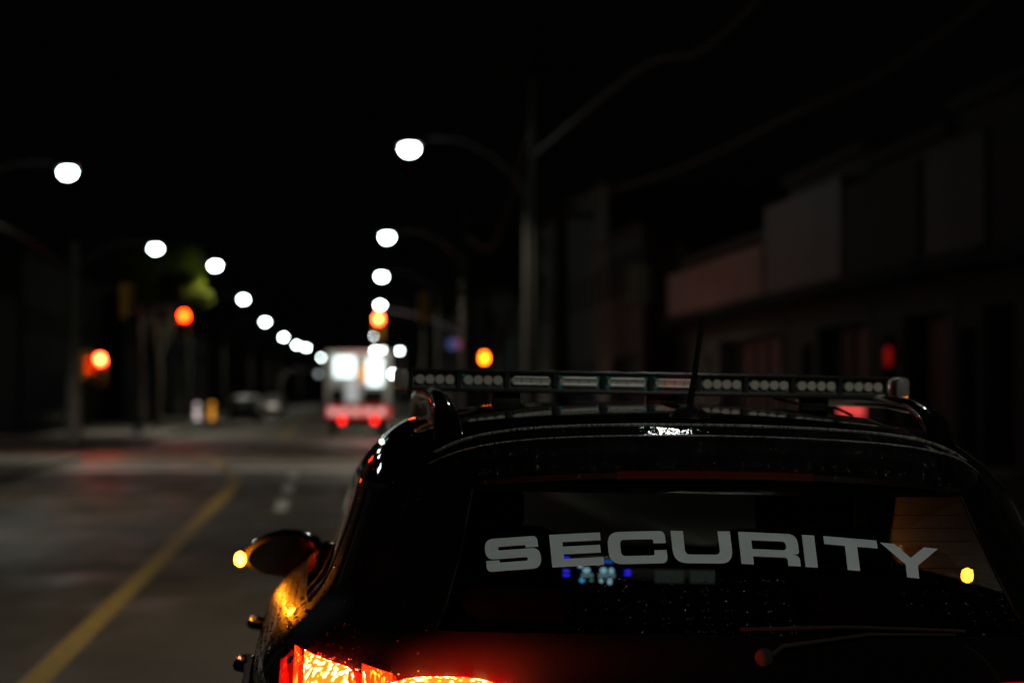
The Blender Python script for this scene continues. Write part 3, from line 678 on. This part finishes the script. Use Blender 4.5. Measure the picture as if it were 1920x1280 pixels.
# rear lettering: outlines of wide bold capitals, arched across the glass
def rp(pts):
    """rounded polygon: (x, y, r)"""
    out = []; n = len(pts)
    for i in range(n):
        p0, p1, p2 = (Vector(pts[(i + k) % n][:2]) for k in (-1, 0, 1)); r = pts[i][2] if len(pts[i]) > 2 else 0
        if r <= 0: out.append(p1); continue
        a = (p0 - p1).normalized(); b = (p2 - p1).normalized(); r = min(r, (p0 - p1).length * .5, (p2 - p1).length * .5)
        for k in range(7):
            t = k / 6; out.append((p1 + a * r) * (1 - t) ** 2 + p1 * 2 * t * (1 - t) + (p1 + b * r) * t * t)
    return out
def letter(ch, W):
    H = 1; tv = .41; th = .29
    if ch == 'S': return [rp([(W - .05, .66), (W - .05, 1, .35), (0, 1, .38), (0, .37, .28), (W - tv - .02, .37, .08), (W - tv - .02, .26, .08), (tv + .02, .26, .08), (tv + .02, .335), (0, .335), (0, 0, .35), (W, 0, .38), (W, .63, .28), (tv + .02, .63, .08), (tv + .02, .74, .08), (W - .05 - tv, .74, .08), (W - .05 - tv, .66)])]
    if ch == 'E': return [rp([(0, 0), (0, 1), (W, 1), (W, .76), (tv, .76), (tv, .62), (W - .04, .62), (W - .04, .38), (tv, .38), (tv, .24), (W + .02, .24), (W + .02, 0)])]
    if ch == 'C': return [rp([(W, .62), (W, 1, .42), (0, 1, .42), (0, 0, .42), (W, 0, .42), (W, .41), (W - tv, .41), (W - tv, .25, .12), (tv, .25, .14), (tv, .75, .14), (W - tv, .75, .12), (W - tv, .62)])]
    if ch == 'U': return [rp([(0, 1), (0, 0, .44), (W, 0, .44), (W, 1), (W - tv, 1), (W - tv, .27, .16), (tv, .27, .16), (tv, 1)])]
    if ch == 'R': return [rp([(0, 0), (0, 1), (W, 1, .34), (W, .37, .25), (W - .22, .37, .02), (W, .30, .15), (W, 0), (W - tv, 0), (W - tv, .25, .1), (tv, .25), (tv, 0)]),
                          rp([(tv, .48), (tv, .75), (W - tv, .75, .13), (W - tv, .48, .13)])]
    if ch == 'I': return [rp([(0, 0), (0, 1), (tv, 1), (tv, 0)])]
    if ch == 'T': m_ = W / 2; return [rp([(0, 1), (W, 1), (W, .75), (m_ + tv / 2, .75), (m_ + tv / 2, 0), (m_ - tv / 2, 0), (m_ - tv / 2, .75), (0, .75)])]
    if ch == 'Y': m_ = W / 2; return [rp([(0, 1), (.48, 1), (m_, .62), (W - .48, 1), (W, 1), (m_ + tv / 2, .40), (m_ + tv / 2, 0), (m_ - tv / 2, 0), (m_ - tv / 2, .40)])]
LET = [('S', 912, 1012), ('E', 1031, 1125), ('C', 1137, 1245), ('U', 1256, 1367), ('R', 1382, 1492), ('I', 1501, 1536), ('T', 1541, 1641), ('Y', 1646, 1757)]
HL = .060
rw = [o for o in CAR.children if o.name.startswith('rear_window')][0]
lt = MB()
for ch, p0, p1 in LET:
    x0 = -.482 + (p0 - 912) / 845 * .901; x1 = -.482 + (p1 - 912) / 845 * .901; xc = (x0 + x1) / 2; W = (x1 - x0) / HL
    cxm = -.045; zc = 1.300 - .120 * (xc - cxm) ** 2 + 0; sl = -.24 * (xc - cxm)
    if ch == 'Y': zc -= .003
    loops = letter(ch, W)
    tri = geometry.tessellate_polygon([[Vector((p.x, p.y, 0)) for p in lp] for lp in loops])
    flat = [p for lp in loops for p in lp]; v = []
    for p in flat:
        a = (p.x - W / 2) * HL; b = (p.y - .5) * HL
        x = xc + a - b * sl * .6; z = zc + b + a * sl
        v.append((x, rear_y(x, z) - .0025, z))
    lt.add(v, [tuple(t) for t in tri])
lt.build('lettering', M['letter'], rw)['label'] = 'white SECURITY lettering arched across the rear window'
# demister lines, wiper, tailgate seam and handle strip, number plate
dm = MB()
for k in range(9):
    z = 1.165 + k * .025; dm.tube([(x, rear_y(x, z) + .004, z) for x in [.14 + i * .06 for i in range(7)]], .0006, 4)
dm.build('demister', M['black_rubber'], rw)
def surf_tube(pts, r, name, m, off=.004, n=8):
    return MB().tube([(x, rear_y(x, z) - off, z) for x, z in pts], r, n).build(name, m, CAR, 60)
wp = surf_tube([(.05, 1.10), (.08, 1.122), (.25, 1.146), (.42, 1.146)], [.006, .0045, .003, .002], 'wiper', M['awning'], .014)
MB().tube([(x, rear_y(x, z) - .010, z) for x, z in ((.0, 1.152), (.2, 1.158), (.44, 1.152))], .004, 6).build('wiper_blade', M['awning'], wp, 60)
MB().lathe([(.018, 0), (.016, -.012), (.008, -.018), (0, -.019)], (.045, rear_y(0, 1.095) - .002, 1.10), 'Y', 16).build('wiper_cap', M['awning'], wp, 40)
gs = MB()
zb = [(x / 20 * .60, 1.138) for x in range(-20, 21)]
gs.tube([(x, rear_y(x, z) + .004, z) for x, z in zb], .003, 6)
for s in (-1, 1): gs.tube([(s * f * .70, rear_y(s * f * .70, z) + .004, z) for f, z in ((.835, 1.14), (.80, 1.185), (.765, 1.26), (.735, 1.34), (.715, 1.40))], .003, 6)
gs.build('window_seal', M['black_rubber'], CAR, 60)
# body crease with a bright-edged garnish under the glass, where lamps glint
gr = MB(); v = []
for i in range(41):
    x = -.56 + 1.12 * i / 40; zz = 1.030 - .018 * (x / .56) ** 2
    for dy, dz in ((0, .018), (-.016, .010), (-.020, .002), (-.012, -.012), (0, -.016)): v.append((x, rear_y(x, zz) + dy + .002, zz + dz))
gr.add(v, [(5 * i + j, 5 * i + j + 1, 5 * i + 6 + j, 5 * i + 5 + j) for i in range(40) for j in range(4)])
gr.build('tailgate_garnish', M['gloss_black'], CAR, 60)
pl = MB().box((0, -.012 + .03, .80), (.31, .012, .155), 0, 0, .004).build('number_plate', mat('plate_white', (.7, .72, .75), .5), CAR, 40); pl.location = (0, .055, 0)
bmp = MB(); v = []
for i in range(49):
    x = -.90 + 1.8 * i / 48; f = abs(x) / .905
    yb = body_point(.5, .905, .0, 4.25, f=min(f, .995) * (1 if x > 0 else -1))[1]
    for dy, z in ((.02, .60), (-.035, .585), (-.045, .50), (-.03, .40), (.03, .33)): v.append((x, yb + dy, z))
bmp.add(v, [(5 * i + j, 5 * i + j + 1, 5 * i + 6 + j, 5 * i + 5 + j) for i in range(48) for j in range(4)])
bmp.build('rear_bumper', M['black_plastic'], CAR, 50)
hb = MB()
for s in (-1, 1): hb.lathe([(0, -.02), (.06, -.015), (.065, 0), (.065, .03)], (s * .66, 4.16, .78), 'Y', 16, sx=2.0)
hb.build('headlight', M['clear'], CAR, 50)

# tail lamps: patches standing proud of the rear corner
def patch(poly_fn, name, m, parent, proud=.012, nx=14, nz=10, s=-1, curve=None):
    """poly_fn(u, v) -> (x, z) in the car's rear view; raised over the body"""
    v = []; f = []
    for j in range(nz + 1):
        for i in range(nx + 1):
            u, t = i / nx, j / nz; x, z = poly_fn(u, t)
            e = min(1, 5 * min(u, 1 - u, t, 1 - t))
            v.append((s * x, rear_y(x, z) - proud * (.35 + .65 * (1 - (1 - e) ** 2)), z))
    for j in range(nz):
        for i in range(nx): a = j * (nx + 1) + i; f.append((a, a + 1, a + nx + 2, a + nx + 1))
    mb = MB().add(v, f)
    rim = [i for i in range(nx + 1)] + [j * (nx + 1) + nx for j in range(1, nz + 1)] + [nz * (nx + 1) + i for i in range(nx - 1, -1, -1)] + [j * (nx + 1) for j in range(nz - 1, 0, -1)]
    o = len(mb.v); mb.v += [(mb.v[i][0], mb.v[i][1] + proud * .35 + .006, mb.v[i][2]) for i in rim]
    for q in range(len(rim)): q2 = (q + 1) % len(rim); mb.f.append((rim[q], rim[q2], o + q2, o + q)); mb.m.append(0)
    return mb.build(name, m, parent, 40)
def quad(a, b, c, d):          # corners: lower outer, lower inner, upper inner, upper outer
    return lambda u, t: tuple((1 - t) * ((1 - u) * a[i] + u * b[i]) + t * ((1 - u) * d[i] + u * c[i]) for i in range(2))
for s in (-1, 1):
    tl = empty('tail_light', (0, 0, 0)); tl.parent = CAR
    patch(quad((.893, .80), (.40, .80), (.40, 1.012), (.880, 1.076)), 'casing', M['tail_case'], tl, .008, 20, 10, s)
    patch(quad((.890, .83), (.868, .83), (.868, 1.060), (.880, 1.048)), 'outer_strip', M['tail_red'], tl, .022, 4, 10, s)
    patch(quad((.858, .86), (.846, .86), (.842, 1.080), (.852, 1.082)), 'side_rib', M['tail_amber'], tl, .034, 3, 10, s)
    patch(quad((.836, .86), (.742, .86), (.748, 1.064), (.832, 1.080)), 'bulb_section', M['tail_hot' if s < 0 else 'tail_red'], tl, .045, 12, 10, s)
    patch(quad((.722, .98), (.66, .99), (.664, 1.058), (.720, 1.072)), 'ribbed_section', M['tail_amber' if s < 0 else 'tail_case'], tl, .036, 10, 8, s)
    patch(lambda u, t: (.71 - .30 * u, 0.90 + .156 * (1 - .30 * abs(2 * u - 1) ** 3) * t), 'lower_bulb', M['tail_hot' if s < 0 else 'tail_case'], tl, .062, 16, 8, s)
# side details on the left flank: door handles, fuel flap and scuffed lettering
for s in (-1, 1):
    for yh in (1.15, 2.15):
        MB().tube([(s * .95, yh - .10, .965), (s * .985, yh - .08, .97), (s * .987, yh + .06, .97), (s * .95, yh + .08, .965)], [.012, .013, .013, .012], 8).build('door_handle', M['gloss_black'], CAR, 60)
sd = MB()
for i, (y0, dz) in enumerate(((.62, 0), (.72, .02), (.82, 0), (.92, .02), (1.02, 0))):
    for (a, b) in (((0, -.03), (.03, .045)), ((.03, .045), (.06, -.03)), ((.012, .0), (.048, .0))):
        sd.tube([(-.958, y0 + a[0], .945 + a[1] + dz), (-.958, y0 + b[0], .945 + b[1] + dz)], .005, 4)
sd.build('side_lettering', mat('grey_vinyl', (.16, .15, .15), .5), CAR)

# light bar
BX, BY, BZ = -.009, 1.45, 1.628; PW = .1172
lb = MB().box((BX, BY, BZ + .0235), (1.19, .10, .006), 0, 0, .0025)
lb.box((BX, BY, BZ - .0235), (1.19, .11, .010), 0, 0, .003)
lb.span((BX - .595, BY - .004, BZ - .0183), (BX + .595, BY + .004, BZ + .0203))
bar = lb.build('light_bar', M['bar_shell'], CAR, 35); bar['label'] = 'slim ten-module light bar, unlit'
for k in range(10):
    xc = BX - .527 + PW * k
    md = MB(); yb = BY - .047
    md.span((xc - .0585, yb + .0, BZ - .0182), (xc - .0535, BY - .0045, BZ + .0202), 0)
    md.span((xc + .0535, yb + .0, BZ - .0182), (xc + .0585, BY - .0045, BZ + .0202), 0)
    md.add([(xc - .053, yb + .004, BZ - .018), (xc + .053, yb + .004, BZ - .018), (xc + .047, yb + .022, BZ - .012), (xc - .047, yb + .022, BZ - .012)], [(0, 1, 2, 3)], 1)
    md.add([(xc - .053, yb + .004, BZ + .020), (xc + .053, yb + .004, BZ + .020), (xc + .047, yb + .022, BZ + .013), (xc - .047, yb + .022, BZ + .013)], [(0, 1, 2, 3)], 1)
    md.add([(xc - .053, yb + .022, BZ - .018), (xc + .053, yb + .022, BZ - .018), (xc + .053, yb + .022, BZ + .020), (xc - .053, yb + .022, BZ + .020)], [(0, 1, 2, 3)], 1)
    for q in range(4):
        xq = xc - .036 + .024 * q
        md.lathe([(.0115, -.014), (.009, -.004), (.005, .0)], (xq, yb + .0215, BZ + .001), 'Y', 12, 2)
        md.lathe([(.0045, -.004), (.0035, -.006), (0, -.007)], (xq, yb + .0215, BZ + .001), 'Y', 8, 3)
    if k in (1, 3, 4, 5):
        for (dx, dz) in ((-.047, .012), (-.046, -.012), (.047, .010), (.045, -.012)) if k != 1 else ((-.047, .013), (-.03, -.008)):
            md.box((xc + dx, yb + .012, BZ + dz), (.010, .006, .009), 4, 0, .002)
    if k in (2, 3, 4, 5):
        for zz in (.009, -.007): md.tube([(xc - .04, yb + .007, BZ + zz), (xc + .042, yb + .007, BZ + zz)], .0045 if k in (3, 4) else .003, 8, 5)
    mo = md.build('light_module', [M['bar_shell'], M['led_back'], M['led_cup'], M['led_chip'], M['led_cyan'], M['highlight_rod']], bar, 40)
for s in (-1, 1):
    MB().box((s * .6155, BY, BZ), (.035, .098, .050), 0, 0, .010).build('end_cap', M['cap_clear'], bar, 40)
for x in (-.36, .02, .40):
    MB().span((x - .035, BY - .03, BZ - .075), (x + .035, BY + .03, BZ - .0286), 0, .004).build('bracket', M['black_plastic'], bar, 40)
MB().tube([(.30, BY - .02, BZ - .03), (.36, BY - .06, BZ - .045), (.45, BY - .05, BZ - .052), (.50, BY, BZ - .07)], .004, 6).build('cable', M['black_rubber'], bar, 60)

# cabin
cab = MB()
cab.span((-.74, .30, .55), (.74, 3.0, .60)); floor = cab.build('cabin_floor', M['lining'], CAR)
MB().span((-.70, .28, .90), (.70, .62, .93), 0, .01).build('parcel_shelf', M['lining'], CAR)
def seat(x, y, wide=.5):
    o = empty('seat', (x, y, 0)); o.parent = CAR
    MB().box((0, .22, .66), (wide, .5, .18), 0, 0, .05).build('cushion', M['fabric'], o, 50)
    bk = MB().box((0, -.02, .98 if wide < 1 else .83), (wide, .14, .58 if wide < 1 else .46), 0, 0, .05).build('backrest', M['fabric'], o, 50)
    return o
def headrest(o, x=0, dz=0):
    h = MB().box((x, -.03, 1.315 - dz), (.25, .10, .15 - dz * .4), 0, 0, .045)
    if not dz: h.tube([(x - .06, -.03, 1.0), (x - .06, -.03, 1.27 - dz)], .007, 6, 1); h.tube([(x + .06, -.03, 1.0), (x + .06, -.03, 1.27 - dz)], .007, 6, 1)
    h.build('headrest', [M['fabric'], M['black_plastic']], o, 50)
for x in (-.43, .40): headrest(seat(x, 1.55, .44))
rs = seat(0, .72, 1.25)
headrest(rs, -.38, .16); headrest(rs, .38, .16)
MB().box((0, 2.62, 1.0), (1.42, .44, .16), 0, 0, .05).build('dashboard', M['lining'], CAR, 50)
sw = MB(); sw.tube([(-.37 + .18 * math.cos(a), 2.30 + .05 * math.sin(a), 1.02 + .17 * math.sin(a)) for a in [2 * math.pi * k / 24 for k in range(25)]], .014, 8)
sw.tube([(-.55, 2.30, 1.02), (-.19, 2.30, 1.02)], .015, 6); sw.tube([(-.37, 2.30, 1.02), (-.37, 2.5, .95)], .03, 8)
sw.build('steering_wheel', M['black_plastic'], CAR, 60)
MB().box((0, 2.18, 1.475), (.24, .02, .065), 0, 0, .008).build('rear_view_mirror', M['gloss_black'], CAR, 50)
# dash console: screen with lit icons, blue key lights, two pale panels
scr = MB().box((-.02, 2.32, 1.085), (.16, .02, .12), 0, 0, .006).build('dash_screen', M['black_plastic'], CAR, 40)
ic = MB(); scm = [mat('screen_white_light', (.1, .1, .1), .5, emit=(.45, .85, 1), es=.8), mat('screen_blue_light', (.02, .05, .1), .5, emit=(.03, .16, .7), es=.7), mat('screen_cyan_light', (.05, .1, .1), .5, emit=(.08, .55, 1), es=.9), mat('screen_soft_light', (.1, .1, .1), .5, emit=(.28, .5, .5), es=.45)]
y_ = 2.3085
def dot(x, z, rx, rz, mi):
    n = 12; ic.add([(x + rx * math.cos(2 * math.pi * k / n), y_ - .0005 - .0003 * mi, z + rz * math.sin(2 * math.pi * k / n)) for k in range(n)], [tuple(range(n))], mi)
ic.add([(-.085, y_, 1.128), (.015, y_, 1.128), (.015, y_, 1.138), (-.085, y_, 1.138)], [(0, 1, 2, 3)], 1)
for x, z, a, b, mi in ((-.062, 1.130, .010, .005, 0), (-.078, 1.119, .008, .005, 0), (-.030, 1.129, .009, .005, 0), (-.060, 1.108, .011, .008, 0), (-.012, 1.108, .010, .009, 0), (.010, 1.107, .008, .009, 0),
                       (-.072, 1.080, .008, .007, 2), (-.018, 1.079, .006, .006, 0), (.006, 1.077, .007, .009, 0), (-.046, 1.080, .006, .004, 3)): dot(x, z, a, b, mi)
ic.box((-.058, y_ - .001, 1.094), (.034, .001, .012), 3); ic.box((-.003, y_ - .001, 1.094), (.048, .001, .013), 3)
ic.build('screen_icons', scm, scr)
kb = MB()
for x, z in ((-.118, 1.142), (-.118, 1.131), (-.118, 1.106), (-.118, 1.094), (.055, 1.108), (.055, 1.098)): kb.box((x, 2.30, z), (.016, .012, .005), 0, 0, .001)
kb.build('key_lights', M['blue_led'], scr)
for x in (.175, .275): MB().box((x, 2.31, 1.092), (.082, .01, .033), 0, 0, .002).build('pale_panel', mat('dim_panel', (.3, .34, .3), .5, emit=(.18, .24, .2), es=.12), scr)
# rain beads standing on the rear of the car
def drops(src, n, name, parent, seed, ok, rmin=.0009, rmax=.0034):
    rd = random.Random(seed); me = src.data; fl = [p for p in me.polygons if ok(p.center, p.normal)]
    tot = [p.area for p in fl]; mb = MB()
    for p in rd.choices(fl, tot, k=n):
        vs = [me.vertices[i].co for i in p.vertices]; wts = [rd.random() for _ in vs]; sm = sum(wts)
        c = sum((v * q for v, q in zip(vs, wts)), Vector()) / sm; nn = p.normal.copy()
        if nn.dot(Vector((0, -.5, .8))) < 0 and abs(nn.x) < .5: nn = -nn
        a = nn.orthogonal().normalized(); b = nn.cross(a); r = rmin + (rmax - rmin) * rd.random() ** 3
        v = []
        for rr, hh in ((1, 0), (.8, .38), (.4, .6)):
            for k in range(6): t = k * math.pi / 3; v.append(c + a * math.cos(t) * r * rr + b * math.sin(t) * r * rr + nn * (hh * r * .55))
        v.append(c + nn * r * .36)
        mb.add(v, [(i * 6 + k, i * 6 + (k + 1) % 6, i * 6 + 6 + (k + 1) % 6, i * 6 + 6 + k) for i in range(2) for k in range(6)] + [(12 + k, 12 + (k + 1) % 6, 18) for k in range(6)])
    return tag(mb.build(name, M['drop'], parent, 80), kind='stuff')
drops(body, 1500, 'water_drops', body, 2, lambda c, n: c.y < 1.3 and .93 < c.z < 1.54 and (c.x < -.60 or (c.z > 1.3 and c.x > .55)))
drops(body, 2600, 'water_drops', body, 9, lambda c, n: c.x < -.72 and .9 < c.z < 1.14 and c.y < 2.2, .001, .0042)
drops(rw, 700, 'water_drops', rw, 3, lambda c, n: c.z < 1.25 and (abs(c.x + .1) < .22 or c.x > .33), .0007, .0026)
drops(spo, 3000, 'water_drops', spo, 4, lambda c, n: c.z > 1.43 and (n.z > .1 or n.y < 0))

# ------------------------------------------------------------------ the truck ahead
TY = 92.5
T = tag(empty('service_truck', (1.30, TY, 0)), 'boxy service truck seen from behind, white panels and red band lit', 'truck')
tb = MB(); tb.span((-1.25, .06, 1.22), (1.25, 5.2, 3.28), 0, .06); tb.build('cargo_box', noisy(mat('truck_grey', (.55, .57, .57), .5), 3, (.4, .42, .42)), T, 35)
MB().span((-1.1, 5.25, .55), (1.1, 7.0, 2.4), 0, .2).build('cab', mat('truck_white', (.5, .5, .5), .4), T, 35)
MB().span((-1.15, .1, .45), (1.15, 6.2, .58)).build('chassis', M['black_rubber'], T)
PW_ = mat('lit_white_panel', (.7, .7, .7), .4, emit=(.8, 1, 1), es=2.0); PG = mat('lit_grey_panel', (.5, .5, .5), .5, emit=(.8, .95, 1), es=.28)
MB().span((-.92, .0, 2.28), (-.14, .055, 3.06), 0, .02).build('lit_panel', PW_, T)
MB().span((.34, .0, 1.95), (.92, .055, 3.0), 0, .02).build('lit_panel', PW_, T)
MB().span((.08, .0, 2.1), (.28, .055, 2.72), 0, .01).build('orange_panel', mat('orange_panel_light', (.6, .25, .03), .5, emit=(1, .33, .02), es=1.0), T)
MB().span((-.48, .01, 1.32), (-.02, .055, 2.18), 0, .02).build('rear_door', PG, T)
MB().span((-1.05, .01, 1.30), (-.55, .055, 1.85), 0, .02).build('rear_window', M['pane'], T)
MB().span((.16, .01, 1.30), (.98, .055, 1.80), 0, .02).build('rear_window', M['pane'], T)
MB().span((-1.22, -.06, .72), (1.22, .10, 1.14), 0, .03).build('rear_bumper', mat('glowing_red_band', (.5, .03, .02), .4, emit=(1, .05, .04), es=.35), T, 40)  # the band glows by itself to look lit
WB = mat('glowing_reflector_white', (.75, .5, .48), .4, emit=(1, .5, .47), es=.75)  # emission stands in for light thrown back by the reflectors
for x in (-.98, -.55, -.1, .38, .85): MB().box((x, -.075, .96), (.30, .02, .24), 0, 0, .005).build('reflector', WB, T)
for x in (-.62, .62): MB().lathe([(.095, 0), (.085, -.03), (.05, -.045), (0, -.05)], (x, -.062, .62), 'Y', 16).build('tail_light', mat('truck_tail_light', (.4, .01, .01), .3, emit=(1, .012, .006), es=6), T, 50)
for x in (-.55, -.2, .2, .55): MB().lathe([(.05, 0), (.045, -.03), (0, -.04)], (x, .058, 3.2), 'Y', 10).build('marker_light', M['tail_red'], T, 50)
def simple_wheel(root, x, y, r, mtr='rim'):
    e = MB().lathe([(r * .6, -.12), (r * .95, -.12), (r, -.08), (r, .08), (r * .95, .12), (r * .6, .12), (r * .6, -.12)], (0, 0, 0), 'X', 24).build('wheel', M['black_rubber'], root, 30); e.location = (x, y, r)
    MB().lathe([(0, .06), (r * .3, .07), (r * .6, .02), (r * .6, -.05), (0, -.06)], (0, 0, 0), 'X', 20).build('rim', M[mtr], e, 30)
for x in (-.95, .95):
    for y in (1.2, 5.9): simple_wheel(T, x, y, .46)

# ------------------------------------------------------------------ far parked cars (left)
cm = [mat('car_silver', (.16, .165, .165), .35, .3, coat=1), mat('car_white', (.24, .23, .22), .35, coat=1), mat('car_grey', (.2, .19, .2), .3, .4, coat=1)]
for i, (x, y, lab) in enumerate(((-4.9, 143, 'nearest pale car parked far down the left kerb'), (-4.85, 151, 'second pale car of the row parked at the left kerb'), (-4.8, 196, 'grey car parked farthest along the left kerb'))):
    c = tag(empty('parked_car', (x + bend(y), y, 0)), lab, 'car', 'cars parked at the far left kerb')
    car_shell(c, cm[i], M['pane'], M['pane'], M['pane'], cabin=False)
    for wx in (-.80, .80):
        for wy in (.78, 3.38): simple_wheel(c, wx, wy, .33)
    for s in (-1, 1):
        patch(quad((.86, .86), (.62, .86), (.64, 1.02), (.85, 1.04)), 'tail_light', M['brake_off'], c, .012, 6, 4, s)
